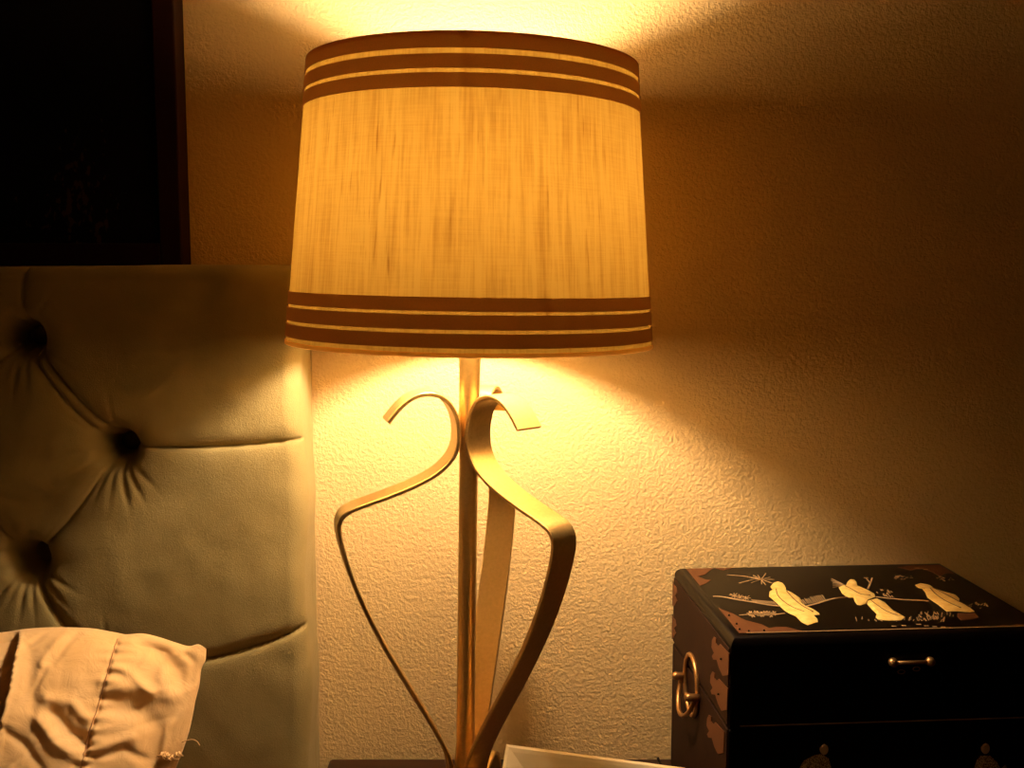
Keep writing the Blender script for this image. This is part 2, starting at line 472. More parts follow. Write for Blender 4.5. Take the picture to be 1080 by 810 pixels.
# ------------------------------------------------------------------ headboard
HB_Y = 1.300                      # plane of the deep tufts
HBX1 = -0.2565; HBX0 = -1.15
def hbp(px, py): p = atY(px, py, 1.275); return (p.x, p.z)
ztop = ZC + 0.004
P = {k: hbp(*v) for k, v in dict(a=(22,356), b=(122,472), c=(28,592), d=(118,706), e=(-76,472), f=(-76,708), g=(22,828), h=(118,940), i=(-176,356), j=(-176,592)).items()}
buttons = list(P.values())
def dx(p, k): return (p[0] - 0.222*k, p[1])
for k in (2, 3):
    buttons += [dx(P['b'],k), dx(P['d'],k), dx(P['h'],k)]
for k in (2, 3, 4):
    buttons += [dx(P['a'],k), dx(P['c'],k), dx(P['g'],k)]
buttons = [b_ for i, b_ in enumerate(buttons) if all(math.hypot(b_[0]-q[0], b_[1]-q[1]) > 0.05 for q in buttons[:i])]
def arc(p, q, bow, n=8):
    mx, mz = (p[0]+q[0])/2, (p[1]+q[1])/2; nx, nz = -(q[1]-p[1]), q[0]-p[0]; l = math.hypot(nx, nz)
    c = (mx+nx/l*bow*2, mz+nz/l*bow*2)
    return [((1-t)**2*p[0]+2*t*(1-t)*c[0]+t*t*q[0], (1-t)**2*p[1]+2*t*(1-t)*c[1]+t*t*q[1]) for t in [k/n for k in range(n+1)]]
creases = []                       # (polyline, depth, width)
creases.append((arc(P['a'], P['b'], -0.010), 0.0055, 0.0035))
creases.append((arc((P['a'][0]+0.004,P['a'][1]+0.012), (P['b'][0]+0.002,P['b'][1]+0.012), -0.006), 0.005, 0.003))
creases.append((arc(P['b'], P['c'], 0.010), 0.005, 0.0028))
creases.append((arc(P['c'], P['d'], -0.013), 0.006, 0.0035))
creases.append((arc(P['c'], P['e'], -0.004), 0.005, 0.003))
creases.append((arc(P['e'], P['a'], 0.0), 0.005, 0.003))
creases.append((arc(P['c'], P['f'], 0.004), 0.005, 0.003))
creases.append((arc(P['d'], P['g'], 0.0), 0.005, 0.003))
creases.append((arc(P['f'], P['g'], 0.0), 0.005, 0.003))
creases.append((arc(P['b'], (HBX1+0.01, hbp(322,464)[1]), -0.004), 0.007, 0.0030))
creases.append((arc(P['d'], (HBX1+0.01, hbp(322,660)[1]), -0.013), 0.008, 0.0035))
creases.append((arc(P['h'], (HBX1+0.01, hbp(322,900)[1]), -0.01), 0.007, 0.0035))
creases.append((arc(P['a'], (hbp(27,290)[0], ztop), 0.0), 0.006, 0.004))
for p in buttons:
    for q in buttons:
        if q[0] - p[0] > 0.05 and q[0]-p[0] < 0.16 and 0.05 < abs(q[1]-p[1]) < 0.18 and q[0] < P['e'][0]+0.01:
            creases.append(([p, q], 0.005, 0.003))
for p in buttons:
    if p[1] > P['a'][1]-0.01 and p[0] < P['a'][0]-0.05: creases.append(([p, (p[0], ztop)], 0.006, 0.004))
def segdist(x, z, a, c):
    vx, vz = c[0]-a[0], c[1]-a[1]; t = ((x-a[0])*vx + (z-a[1])*vz)/(vx*vx+vz*vz); t = min(1, max(0, t))
    ex, ez = x-a[0]-t*vx, z-a[1]-t*vz
    return math.hypot(ex, ez), (1 if vx*ez - vz*ex > 0 else -1)
WR = [(-2.35,.9),(-2.0,.6),(-1.72,1.0),(-1.45,.8),(-1.12,1.2),(-0.85,.8),(-0.55,.5),(0.9,.4),(1.9,.4),(2.8,.5),(-2.75,.5)]
def tuft(x, z):
    y = 0.0
    db = 9; nb = None
    for i, (bx, bz) in enumerate(buttons):
        d = math.hypot(x-bx, z-bz)
        if d < db: db = d; nb = (i, x-bx, z-bz)
    # dimple: narrow well with a wide shallow funnel (y grows away from camera)
    y += 0.054*math.exp(-(db/0.022)**2.6) + 0.017*math.exp(-db/0.028)
    if nb and db < 0.11 and db > 0.004:
        ang = math.atan2(nb[2], nb[1]) + (0.25 if nb[0] % 2 else 0)
        amp = math.exp(-((db-0.034)/0.030)**2)
        for a0, w in WR:
            da = (ang - a0 + PI) % (2*PI) - PI
            y += 0.0036*w*amp*math.exp(-(da*db/0.0035)**2)
    for pl, dep, wid in creases:
        best = 9; sg = 1
        x0 = min(p[0] for p in pl)-0.04; x1 = max(p[0] for p in pl)+0.04; z0 = min(p[1] for p in pl)-0.04; z1 = max(p[1] for p in pl)+0.04
        if not (x0 < x < x1 and z0 < z < z1): continue
        for a, c in zip(pl, pl[1:]):
            d, s = segdist(x, z, a, c)
            if d < best: best = d; sg = s
        y += dep*1.1*math.exp(-best/(wid*0.6)) + dep*0.5*math.exp(-(best/0.011)**2)*(1.25 if sg > 0 else 0.6)
    y += 0.0012*noise.noise(Vector((x*28, 3.1, z*28))) + 0.0018*noise.noise(Vector((x*11, 7.1, z*11)))
    return y
HB = empty('tufted_headboard', ((HBX0+HBX1)/2, 1.33, 0))
tag(HB, 'olive velvet button-tufted headboard standing against the wall left of the lamp', 'headboard')
inv = Matrix.Translation(-Vector(HB.location))
zbot = 0.30
RE = 0.020
def hb_front(s, t):
    # s 0..1 left->right incl. wrap of the edge, t 0..1 bottom->top incl. wrap
    W = (HBX1-HBX0) ; Hh = ztop - zbot
    ls = s*(W + 0.055); lt = t*(Hh + 0.055)
    def wrap(l, L):                      # returns coordinate, setback, inward
        if l < L-RE: return l, 0.0
        a = (l-(L-RE))/RE
        if a < PI/2: return L-RE+RE*math.sin(a), RE*(1-math.cos(a))
        return L, RE + (a-PI/2)*RE
    cx, bx = wrap(ls, W); cz, bz = wrap(lt, Hh)
    x = HBX0+cx; z = zbot+cz
    fade = max(0.0, 1 - max(bx, bz)/0.035)
    x += 0.0035*math.sin(z*26+0.4) * (cx/W)**20
    z += 0.0025*noise.noise(Vector((x*7, 0.3, 1.0)))*(cz/Hh)**20
    y = 1.268 + 0.012*max(0,(x-(HBX1-0.10))/0.10)**2.2 + tuft(x, z)*(0.8+0.2*fade) + math.hypot(bx, bz)
    # the border sags a little into the side pleats
    return Vector((x, min(y, 1.375), z))
bm = new(); grid(bm, 470, 500, lambda i, j: hb_front(1-(1-i)**1.4, 1-(1-j)**1.3))
# thickness: a back sheet joined along the border
o = link('upholstery', bm, M_velvet, HB, True)
o.data.transform(inv)
bm = new(); box(bm, (HBX0+0.004,1.348,0.12), (HBX1-0.006,1.395,ztop-0.006), 0.010, 3)
o = link('frame', bm, M_velvet, HB, 'auto'); o.data.transform(inv)
for sx in (HBX0+0.08, HBX1-0.06):
    bm = new(); box(bm, (sx-0.03,1.34,0), (sx+0.03,1.39,0.14), 0.003); o = link('leg', bm, M_wood, HB); o.data.transform(inv)
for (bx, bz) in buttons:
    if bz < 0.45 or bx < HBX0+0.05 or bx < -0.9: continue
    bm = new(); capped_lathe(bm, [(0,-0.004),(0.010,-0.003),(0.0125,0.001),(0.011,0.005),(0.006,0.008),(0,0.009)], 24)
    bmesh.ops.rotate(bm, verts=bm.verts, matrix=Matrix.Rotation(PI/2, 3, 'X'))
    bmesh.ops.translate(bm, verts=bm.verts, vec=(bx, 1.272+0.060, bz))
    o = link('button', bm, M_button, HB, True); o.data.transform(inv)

# ------------------------------------------------------------------ bed
BED = empty('bed', (-1.15,0.3,0))
tag(BED, 'low bed with a pale sheet in front of the olive headboard, under the pillow', 'bed')
bm = new(); box(bm, (-0.85,-1.75,0.30), (0.82,0.93,0.545), 0.04, 4); link('mattress', bm, M_sheet, BED, 'auto')
bm = new(); box(bm, (-0.83,-1.73,0.08), (0.80,0.92,0.30), 0.01); link('bed_base', bm, M_velvet, BED)
for sx in (-0.78,0.75):
    for sy in (-1.68,0.87):
        bm = new(); box(bm, (sx-0.03,sy-0.03,0), (sx+0.03,sy+0.03,0.08)); link('leg', bm, M_wood, BED)

# ------------------------------------------------------------------ pillow
PN = Vector((0.10,-1.0,0.46)).normalized()          # the pillow leans back on the headboard
P0 = atY(120, 668, 1.165)
def pp(px, py): return hit(px, py, P0, PN)
top = [pp(*q) for q in [(-420,690),(-300,682),(-200,676),(-120,670),(-60,668),(0,667),(30,663),(60,661.5),(95,662.5),(122,667),(133,669),(150,668),(168,672),(185,677.5),(199,681.5),(209,679.5),(217,684)]]
right = [pp(*q) for q in [(217,684),(216.5,696),(212,706),(210,722),(206,738),(203,754),(199,772),(193,790),(186,808),(180,830),(176,860),(172,900),(170,960),(168,1020)]]
top = [Vector(p) for p in catmull(top, 5)]; right = [Vector(p) for p in catmull(right, 5)]
def poly_at(pl, t):
    L_ = [0]
    for a, c in zip(pl, pl[1:]): L_.append(L_[-1]+(c-a).length)
    d = t*L_[-1]
    for i in range(len(pl)-1):
        if d <= L_[i+1]+1e-9:
            k = (d-L_[i])/max(1e-9, L_[i+1]-L_[i]); return pl[i].lerp(pl[i+1], k)
    return pl[-1]
TR = top[-1]; TL = top[0]; BR = right[-1]; BL = TL + (BR-TR)
xa = Vector((1,0,0)) - PN*PN.x; xa.normalize(); za = PN.cross(xa)*-1
if za.z < 0: za = -za
seam_px = [(126,668),(119,690),(113,712),(107,733),(101,752),(95,772),(90,792),(85,812)]
def proj(p):
    q = p - CAM; dpt = q.y*CA - q.z*SA; return (540+F*q.x/dpt, 405-F*(q.y*SA+q.z*CA)/dpt)
def pl2(p): a = proj(p); return ((a[0]-120)*0.00103, (668-a[1])*0.00103)
seam = [pl2(pp(*q)) for q in seam_px]
# folds given in picture space on the pillow plane: (points, amplitude(+out), width)
folds = [
 ([(190,684),(176,700),(172,716)], 0.008, 0.010), ([(150,676),(172,690),(186,706),(192,722)], -0.012, 0.011),
 ([(112,722),(150,726),(182,734),(196,728)], 0.010, 0.010), ([(122,745),(150,752),(165,770),(163,800)], -0.014, 0.014),
 ([(118,700),(140,712),(160,732)], 0.006, 0.006), ([(98,790),(120,785),(140,778)], 0.006, 0.006),
 ([(170,800),(176,770),(196,748),(207,725)], 0.006, 0.005),([(203,720),(206,700),(196,690)], -0.006, 0.005),
 ([(50,738),(75,742),(92,758)], 0.008, 0.008), ([(42,760),(60,785),(86,800)], 0.010, 0.008), ([(55,752),(72,772),(88,782)], -0.012, 0.009),
 ([(85,664),(70,680),(55,700)], -0.004, 0.004), ([(72,665),(55,682),(44,700)], 0.005, 0.005), ([(50,664),(38,676),(28,682)], -0.004, 0.004),
 ([(0,768),(25,785),(45,815)], -0.005, 0.006), ([(32,690),(30,730),(40,770)], -0.003, 0.008),
 ([(100,800),(130,790),(150,800)], -0.006, 0.006), ([(20,668),(20,676),(14,700),(10,730),(2,760),(-5,800)], 0.006, 0.004),
]
folds = [([pl2(pp(*q)) for q in pts], a, w) for pts, a, w in folds]
flap = [pl2(pp(*q)) for q in [(21,660),(20,676),(14,700),(10,730),(2,760),(-5,800),(-10,860)]]
def side_of(pl, x, z):
    best = 9; sg = 1
    for a, c in zip(pl, pl[1:]):
        d, s = segdist(x, z, a, c)
        if d < best: best = d; sg = s
    return best, sg
def pillow_pt(s, t, face):
    A = poly_at(top, s); R = poly_at(right, t)
    Bt = BL.lerp(BR, s); Lf = TL.lerp(BL, t)
    p = A*(1-t)+Bt*t + Lf*(1-s)+R*s - (TL*(1-s)*(1-t)+TR*s*(1-t)+BL*(1-s)*t+BR*s*t)
    e = min(1, (1-s)/0.55); u = min(s, 1-s)*2; v = min(t, 1-t)*2
    th = 0.10*(max(0,1-(1-min(1,u*1.0))**2.0))**0.75*(max(0,1-(1-v)**2.4))**0.6
    x, z = pl2(p + PN*th)
    d, sg = side_of(seam, x, z)
    q = th
    if face > 0:
        # gathers along the seam, deep folds, loose crumple
        q += -0.0028*math.exp(-(d/0.0022)**2)
        along = z*1.0
        g = math.sin(along*2*PI/0.0115 + 2.5*math.sin(along*40))
        if sg < 0 or True:
            q += 0.0017*g*math.exp(-(max(0,d-0.002)/0.010)**1.0)*(1.0 if sg > 0 else 0.35)
        for pl, a, w in folds:
            dd, s2 = side_of(pl, x, z)
            q += 0.55*a*math.exp(-(dd/(w*0.9))**2)
        dd, s2 = side_of(flap, x, z)
        inside = x < -0.0 and z < 0.01 and z > -0.16
        if s2 < 0 and x < flap[0][0]+0.01: q -= 0.022*(1-math.exp(-dd/0.003))*math.exp(-dd/0.06)
        q += 0.004*noise.noise(Vector((x*16, z*16, 2.0))) + 0.0022*noise.noise(Vector((x*38, z*30, 5.0)))
        rx, rz = x*0.8+z*0.6, -x*0.6+z*0.8
        q -= 0.0040*max(0, 0.55-4.5*abs(noise.noise(Vector((rx*9, rz*24, 9.0)))))*(0.5+max(0,noise.noise(Vector((x*9, z*9, 4.0)))*2))
        edge = min(1, min(s, 1-s, t)*24)
        q = th*1 + (q-th)*edge
        return p + PN*q
    return p - PN*(0.45*th + 0.001)
bm = new()
NX, NY = 300, 200
def sx(i): return 1-(1-i)**1.0
Vf = grid(bm, NX, NY, lambda i, j: pillow_pt(1-(1-i)**1.7, j**1.35, 1))
Vb = grid(bm, 60, 40, lambda i, j: pillow_pt(1-(1-i)**1.7, j**1.35, -1))
def pillow_rim():
    pass
# close the border with a hem strip between the two sheets (dense sampling of both borders)
def border(V):
    return V[0][:] + [r[-1] for r in V[1:]] + V[-1][:-1][::-1] + [r[0] for r in V[1:-1]][::-1]
bf = border(Vf)
mid = [bm.verts.new(v.co - PN*0.0025) for v in bf]
for i in range(len(bf)): bm.faces.new((bf[i], bf[(i+1)%len(bf)], mid[(i+1)%len(bf)], mid[i]))
PIL = link('pillow', bm, M_cotton, None, True)
c0 = Vector((P0.x-0.25, P0.y-0.03, 0.555)); PIL.data.transform(Matrix.Translation(-c0)); PIL.location = c0
tag(PIL, 'rumpled peach cotton pillow propped against the olive tufted headboard', 'pillow')
def on_pillow(x, z, off=0.0013):
    # nearest front vertex
    best = None; bd = 9
    for v in PILV:
        d = (v[0]-x)**2 + (v[1]-z)**2
        if d < bd: bd = d; best = v
    return best[2] + PN*off
PILV = []
for v in PIL.data.vertices[:NX*NY]:
    w = v.co + c0; PILV.append((*pl2(w), w))
PILV = [v for v in PILV if abs(v[0]) < 0.14 and v[1] > -0.2]
sp = catmull(seam, 6)
pts = [on_pillow(x, z) - c0 for x, z in sp if z < -0.003]
bm = new(); tube(bm, pts, 0.0006, 6); o = link('seam', bm, M_thread, PIL, True)
# frayed hem with a loose thread
bm = new(); rnd = random.Random(3)
fc = pl2(pp(181,793))
for k in range(90):
    a = rnd.uniform(-0.3, PI+0.6); x0 = fc[0]+math.cos(a)*0.011*rnd.uniform(0.5,1); z0 = fc[1]-abs(math.sin(a))*0.007*rnd.uniform(0.2,1)
    b0 = on_pillow(x0, z0) - c0
    l = rnd.uniform(0.003,0.006)
    tube(bm, [b0, b0 + PN*l*0.6 - za*l*0.4, b0 + PN*l*0.8 + Vector((rnd.uniform(-1,1),0,-1))*l*0.9], 0.0006, 5)
link('frayed_hem', bm, M_cotton, PIL, True)
bm = new()
th_pts = [pp(*q) + PN*(0.006+0.002*i) - c0 for i, q in enumerate([(193,783),(198,781),(205,780),(210,782),(213,786)])]
tube(bm, catmull(th_pts, 5), 0.00045, 6); link('loose_thread', bm, M_cotton, PIL, True)

# ------------------------------------------------------------------ wall picture
pb = atY(195.0, 0, WALL_Y).x
pr = hit(201.5, 290, Vector((0,WALL_Y,0)), Vector((0,1,0))).x
PX1 = (pb+pr)/2 + 0.0
PIC = empty('framed_picture', (PX1-0.45, WALL_Y-0.002, 1.2948))
tag(PIC, 'large nearly black framed picture hanging on the wall above the headboard', 'picture')
w, h, dth, fw = 0.45, 0.85, 0.040, 0.028
bm = new()
for (a, bb) in (((-w,-dth,0),(-w+fw,0,h)), ((w-fw,-dth,0),(w,0,h)), ((-w+fw,-dth,0),(w-fw,0,fw)), ((-w+fw,-dth,h-fw),(w-fw,0,h))):
    box(bm, a, bb, 0.002)
link('frame', bm, M_frame, PIC)
bm = new(); box(bm, (-w+fw,-dth+0.012,fw), (w-fw,-0.004,h-fw)); link('canvas', bm, M_canvas, PIC)

# ------------------------------------------------------------------ lacquer chest
ztc = ZC - 0.387
TP = Vector((0,0,ztc)); UZ = Vector((0,0,1))
FL = hit(771, 672.5, TP, UZ)
YAW = math.radians(4.0)
wx = Vector((math.cos(YAW), math.sin(YAW), 0)); wy = Vector((-math.sin(YAW), math.cos(YAW), 0))
BLc = hit(704, 597.5, TP, UZ); BRc = hit(1003, 597, TP, UZ)
depth = min((BLc-FL).dot(wy), 0.29); width = (BRc-FL).dot(wx)
print('chest', depth, width, (BLc-FL).dot(wx), BLc, BRc, FL)
CH = empty('lacquer_chest', (FL.x, FL.y, ZT), (0,0,YAW))
tag(CH, 'black lacquered jewellery chest inlaid with golden birds, right of the lamp', 'chest')
CHH = ztc - ZT
def loc(p): q = p - Vector((FL.x,FL.y,ZT)); return Vector((q.dot(wx), q.dot(wy), q.z))
def ctop(px, py): return loc(hit(px, py, TP, UZ))
def cfront(px, py): return loc(hit(px, py, FL, -wy))
def cside(px, py): return loc(hit(px, py, FL, -wx))
split = cfront(900, 765).z
print('split', split, 'h', CHH)
bm = new(); box(bm, (0,0,0.012), (width,depth,split-0.0008), 0.003, 2); body = link('body', bm, M_black, CH)
bm = new(); box(bm, (0,0,split+0.0008), (width,depth,CHH), 0.0, 2)
bm.edges.ensure_lookup_table()
es = [e for e in bm.edges if all(v.co.z > CHH-1e-4 for v in e.verts)]
bmesh.ops.bevel(bm, geom=es, offset=0.013, segments=6, profile=0.5, affect='EDGES')
es = [e for e in bm.edges if abs(e.verts[0].co.z-e.verts[1].co.z) > 0.03]
bmesh.ops.bevel(bm, geom=es, offset=0.004, segments=2, profile=0.5, affect='EDGES')
lid = link('lid', bm, M_black, CH, 'auto')
# plinth feet
for (x, y) in ((0.02,0.02),(width-0.02,0.02),(0.02,depth-0.02),(width-0.02,depth-0.02)):
    bm = new(); box(bm, (x-0.018,y-0.018,0), (x+0.018,y+0.018,0.0125), 0.002); link('foot', bm, M_black, CH)
# brown side veneer panels
def sidepanel(z0, z1, par):
    bm = new(); box(bm, (-0.0012,0.004,z0), (0.001,depth-0.004,z1), 0.0008); o = link('side_panel', bm, M_side, par); return o
sidepanel(split+0.002, CHH-0.0135, lid); sidepanel(0.014, split-0.002, body)
# top ornament
UP = (0,0,1)
def C(ox, oy, pts): return [(ox+x/5.4, oy+y/5.4) for x, y in pts]
def topplate(name, px, m, th, dome, par=lid):
    bm = new(); pts = []
    for q in px:
        p = ctop(*q); p.x = min(max(p.x, 0.0125), width-0.0125); p.y = min(max(p.y, 0.0125), depth-0.0125); p.z = CHH; pts.append(p)
    plate(bm, pts, UP, th, dome); return link(name, bm, m, par, 'auto')
b1 = C(700,580,[(608,212),(625,190),(650,182),(676,190),(686,210),(684,225),(730,245),(775,275),(786,305),(830,340),(885,362),(888,370),(850,375)])
b1 += C(700,580,[(875,395),(878,412),(820,430),(785,412),(752,378),(715,362),(690,348),(640,300),(600,265),(603,240),(622,228)])
b2 = C(880,580,[(25,215),(45,205),(66,203),(74,185),(90,170),(112,170),(127,186),(130,205),(190,230),(228,252),(232,270),(190,285),(178,308),(150,316),(130,313),(115,292),(110,272),(80,272),(45,250)])
b3 = C(880,580,[(190,292),(240,278),(285,300),(312,325),(340,352),(402,385),(380,402),(310,404),(250,398),(236,384),(242,366),(215,340),(186,308)])
b4 = C(880,580,[(460,202),(490,192),(530,198),(550,214),(620,240),(690,258),(712,280),(710,298),(760,322),(798,352),(770,356),(700,350),(640,352),(590,312),(530,272),(516,240),(500,222),(478,216)])
b4t = C(880,580,[(700,362),(798,360),(822,386),(780,398),(722,402),(700,380)])
for q in (b1, b2, b3, b4): topplate('bird_inlay', q, M_pearl, 0.0012, 0.0012)
o = topplate('bird_tail', b4t, M_copper, 0.0008, 0.0004)
def bline(px, w=0.0011):
    bm = new(); pts = []
    for q in catmull(px, 5):
        p = ctop(*q); p.z = CHH+0.0022; pts.append(p)
    strip(bm, pts, w, UP, 0.0005); link('wing_line', bm, M_copper, lid)
bline(C(700,580,[(640,232),(650,270),(690,310),(740,340),(800,362)])); bline(C(700,580,[(700,245),(740,290),(790,330),(850,362)]))
bline(C(880,580,[(60,215),(100,235),(150,262),(205,268)])); bline(C(880,580,[(210,300),(250,330),(300,362),(360,385)]))
bline(C(880,580,[(545,228),(580,265),(640,305),(720,340)])); bline(C(880,580,[(560,225),(630,262),(700,300),(770,335)]))
def corner(px): o = topplate('corner_mount', px, M_copper, 0.0007, 0); o['label'] = 'copper coloured scalloped corner mount'
corner(C(700,580,[(300,332),(345,345),(392,362),(432,385),(470,402),(520,415),(560,425),(600,447),(640,440),(700,440),(760,456),(822,484),(405,492),(350,410)]))
corner(C(700,580,[(85,92),(400,92),(385,105),(340,118),(290,105),(262,118),(240,140),(195,152),(235,168),(272,172),(240,192),(190,205)]))
corner(C(880,580,[(925,436),(960,428),(1000,432),(1040,424),(1100,430),(1180,470),(1180,484),(930,480)]))
corner(C(880,580,[(360,100),(430,92),(600,88),(690,140),(640,132),(600,150),(560,128),(500,108),(440,116)]))
bm = new()
def tline(px, w=0.0016, th=0.0005):
    pts = []
    for q in catmull(px, 4):
        p = ctop(*q); p.z = CHH
        if 0.0125 < p.x < width-0.0125 and 0.0125 < p.y < depth-0.0125: pts.append(p)
    if len(pts) > 1: strip(bm, pts, w, UP, th)
tline(C(700,580,[(240,265),(330,268),(400,280),(520,300),(600,314),(680,322)]), 0.0032)
link('branch_inlay', bm, M_line, lid); bm = new()
tline(C(700,580,[(800,325),(850,312),(900,297),(950,282),(1000,272),(1060,266)]), 0.0030)
link('branch_inlay', bm, M_line, lid); bm = new()
tline(C(700,580,[(430,372),(520,368),(600,372),(690,362)]), 0.002)
link('branch_inlay', bm, M_line, lid); bm = new()
tline(C(880,580,[(0,275),(60,268)]), 0.0026)
link('branch_inlay', bm, M_line, lid); bm = new()
tline(C(880,580,[(235,268),(300,275),(400,285),(480,288),(540,292)]), 0.0026)
link('branch_inlay', bm, M_line, lid); bm = new()
tline(C(880,580,[(190,222),(205,190),(215,160)]), 0.002); tline(C(880,580,[(205,190),(180,160)]), 0.0012)
link('branch_inlay', bm, M_line, lid); bm = new()
tline(C(700,580,[(190,210),(240,262),(296,328)]), 0.0018)
link('branch_inlay', bm, M_line, lid)
bm = new(); rnd = random.Random(5)
def burst(cx, cy, rx, ry, n, w=0.0008):
    for k in range(n):
        a = 2*PI*k/n + rnd.uniform(-.2,.2); r = rnd.uniform(.7,1.1)
        tline([(cx, cy), (cx+rx*r*math.cos(a)*.5, cy+ry*r*math.sin(a)*.5), (cx+rx*r*math.cos(a), cy+ry*r*math.sin(a))], w)
burst(700+555/5.4, 580+168/5.4, 14, 6, 11, 0.0010); tline(C(700,580,[(360,143),(450,150),(545,165)]), 0.0014); tline(C(700,580,[(430,190),(490,175),(550,165)]), 0.0018)
link('foliage_inlay', bm, M_line, lid); bm = new()
for cx, cy in ((400,262),(430,268),(470,275)): burst(700+cx/5.4, 580+cy/5.4, 5, 3, 8)
link('foliage_inlay', bm, M_line, lid); bm = new()
for k in range(9): burst(700+(490+k*17)/5.4, 580+(365+6*math.sin(k*2))/5.4, 3.5, 2.6, 7, 0.0012)
link('foliage_inlay', bm, M_line, lid); bm = new()
for k in range(14):
    x = 780+k*11; tline(C(700,580,[(x,315-k*2),(x-22,288-k*2+rnd.uniform(-8,8))]), 0.0007)
link('foliage_inlay', bm, M_line, lid); bm = new()
for k in range(12):
    x = 520+k*11; tline(C(700,580,[(x,300+k),(x-20,283+k)]), 0.0006)
link('foliage_inlay', bm, M_line, lid); bm = new()
for k in range(6): tline(C(880,580,[(60,200),(-10+rnd.uniform(-8,8),165+k*10)]), 0.0008)
link('foliage_inlay', bm, M_line, lid); bm = new()
for k in range(40):
    x = rnd.uniform(120,630); y = rnd.uniform(396,410); tline(C(880,580,[(x,y),(x+rnd.uniform(-12,12),y-rnd.uniform(6,20))]), 0.0007)
link('foliage_inlay', bm, M_line, lid); bm = new()
for k in range(26):
    x = rnd.uniform(480,700); y = rnd.uniform(365,395); tline(C(880,580,[(x,y),(x+rnd.uniform(-14,6),y-rnd.uniform(8,22))]), 0.0008)
link('foliage_inlay', bm, M_line, lid); bm = new()
for k in range(14):
    x = rnd.uniform(340,440); y = rnd.uniform(150,168); tline(C(880,580,[(x,y),(x+rnd.uniform(4,16),y-rnd.uniform(0,6))]), 0.0012)
link('foliage_inlay', bm, M_line, lid); bm = new()
for k in range(14):
    x = rnd.uniform(570,680); y = rnd.uniform(150,178); tline(C(880,580,[(x,y),(x+rnd.uniform(4,16),y+rnd.uniform(0,6))]), 0.0012)
link('foliage_inlay', bm, M_line, lid); bm = new()
for k in range(16):
    x = rnd.uniform(760,890); y = rnd.uniform(305,335); tline(C(880,580,[(x,y),(x+rnd.uniform(3,9),y-rnd.uniform(3,9))]), 0.0010)
link('foliage_inlay', bm, M_line, lid); bm = new()
for k in range(16):
    x = rnd.uniform(230,330); y = rnd.uniform(225,265); tline(C(880,580,[(x,y),(x+rnd.uniform(6,12),y+rnd.uniform(6,10))]), 0.0008)
link('foliage_inlay', bm, M_line, lid); bm = new()
for x, y in ((340,436),(395,432),(480,425),(525,434),(572,438),(620,441),(180,160),(470,105),(520,112)): bm = new(); tline(C(880,580,[(x-12,y),(x+12,y)]), 0.0022); link('foliage_inlay', bm, M_line, lid)
bm = new(); y0 = 0.0130
strip(bm, [(0.02,y0,CHH),(width*0.5,y0,CHH),(width-0.03,y0,CHH)], 0.0014, UP, 0.0004); link('edge_line', bm, M_line, lid)
bm = new(); strip(bm, [(0.012,-0.0001,split+0.003),(width-0.01,-0.0001,split+0.003)], 0.0012, (0,-1,0), 0.0004)
link('edge_line', bm, M_line, lid)
# corner brackets on the left side
SN = (-1,0,0)
def sideplate(px, par, m=M_copper, th=0.0016, name='corner_mount'):
    bm = new(); pts = []
    for q in px:
        p = cside(*q); p.x = -0.0012; p.y = min(max(p.y, 0.0005), depth-0.001); pts.append(p)
    plate(bm, pts, SN, th, 0); o = link(name, bm, m, par)
    if name == 'corner_mount': o['label'] = 'copper coloured scalloped corner mount'
    return o
def D(pts): return [(690+x/5.4, 670+y/5.4) for x, y in pts]
br = [(385,50),(436,105),(432,225),(400,232),(380,190),(365,140),(345,138),(338,118),(350,100),(336,70),(338,30),(348,8),(362,18),(360,45),(372,62)]
sideplate(D(br), lid)
sideplate(D([(x-8,y+198) for x, y in br]), lid if cside(765,740).z > split else body)
sideplate(D([(x-28,y+445) for x, y in br]), body)
bk = [(22,150),(45,155),(60,190),(80,215),(84,245),(72,262),(84,290),(70,315),(52,310),(50,285),(24,260)]
sideplate(C(700,580,bk), lid); sideplate(C(700,580,[(x-6,y+185) for x, y in bk]), lid)
# nails
def nail(p):
    bm = new(); bmesh.ops.create_icosphere(bm, subdivisions=1, radius=0.0014, matrix=Matrix.Translation(p)); link('nail', bm, M_black, lid, True)
for (x, y) in ((395,135),(380,335)):
    p = cside(690+x/5.4, 670+y/5.4); nail((-0.003,p.y,p.z))
for (x, y) in ((372,376),(432,455),(485,465),(572,462),(415,425)):
    p = ctop(700+x/5.4, 580+y/5.4); nail((p.x,p.y,CHH+0.0008))
# carrying handle on the side: round back plate, two posts, bail ring
cc = cside(731.5, 722); rc = abs(cside(731.5,690).z - cc.z)
hc = Vector((0, cc.y, cc.z))
HA = None
bm = new(); n = 40
ringo = [(-0.0030, hc.y+rc*0.86*math.cos(2*PI*k/n), hc.z+rc*0.98*math.sin(2*PI*k/n)) for k in range(n)]
tube(bm, ringo, 0.0030, 8, True)
HA = link('handle_plate', bm, M_brass, lid if hc.z > split else body, True)
bm = new()
bail = [(-0.006-0.010*abs(math.sin(PI*k/24)), hc.y+0.034*math.cos(PI+PI*k/24)*1.0, hc.z-0.002-0.034*math.sin(PI*k/24)) for k in range(25)]
tube(bm, bail, 0.0028, 8); link('bail', bm, M_brass, HA, True)
for s in (-1, 1):
    bm = new(); capped_lathe(bm, [(0,0),(0.0045,0),(0.0045,0.010),(0.0055,0.013),(0.004,0.017),(0,0.018)], 16)
    bmesh.ops.rotate(bm, verts=bm.verts, matrix=Matrix.Rotation(-PI/2, 3, 'Y'))
    bmesh.ops.translate(bm, verts=bm.verts, vec=(-0.001, hc.y+0.034*s, hc.z-0.002)); link('handle_post', bm, M_brass, HA, True)
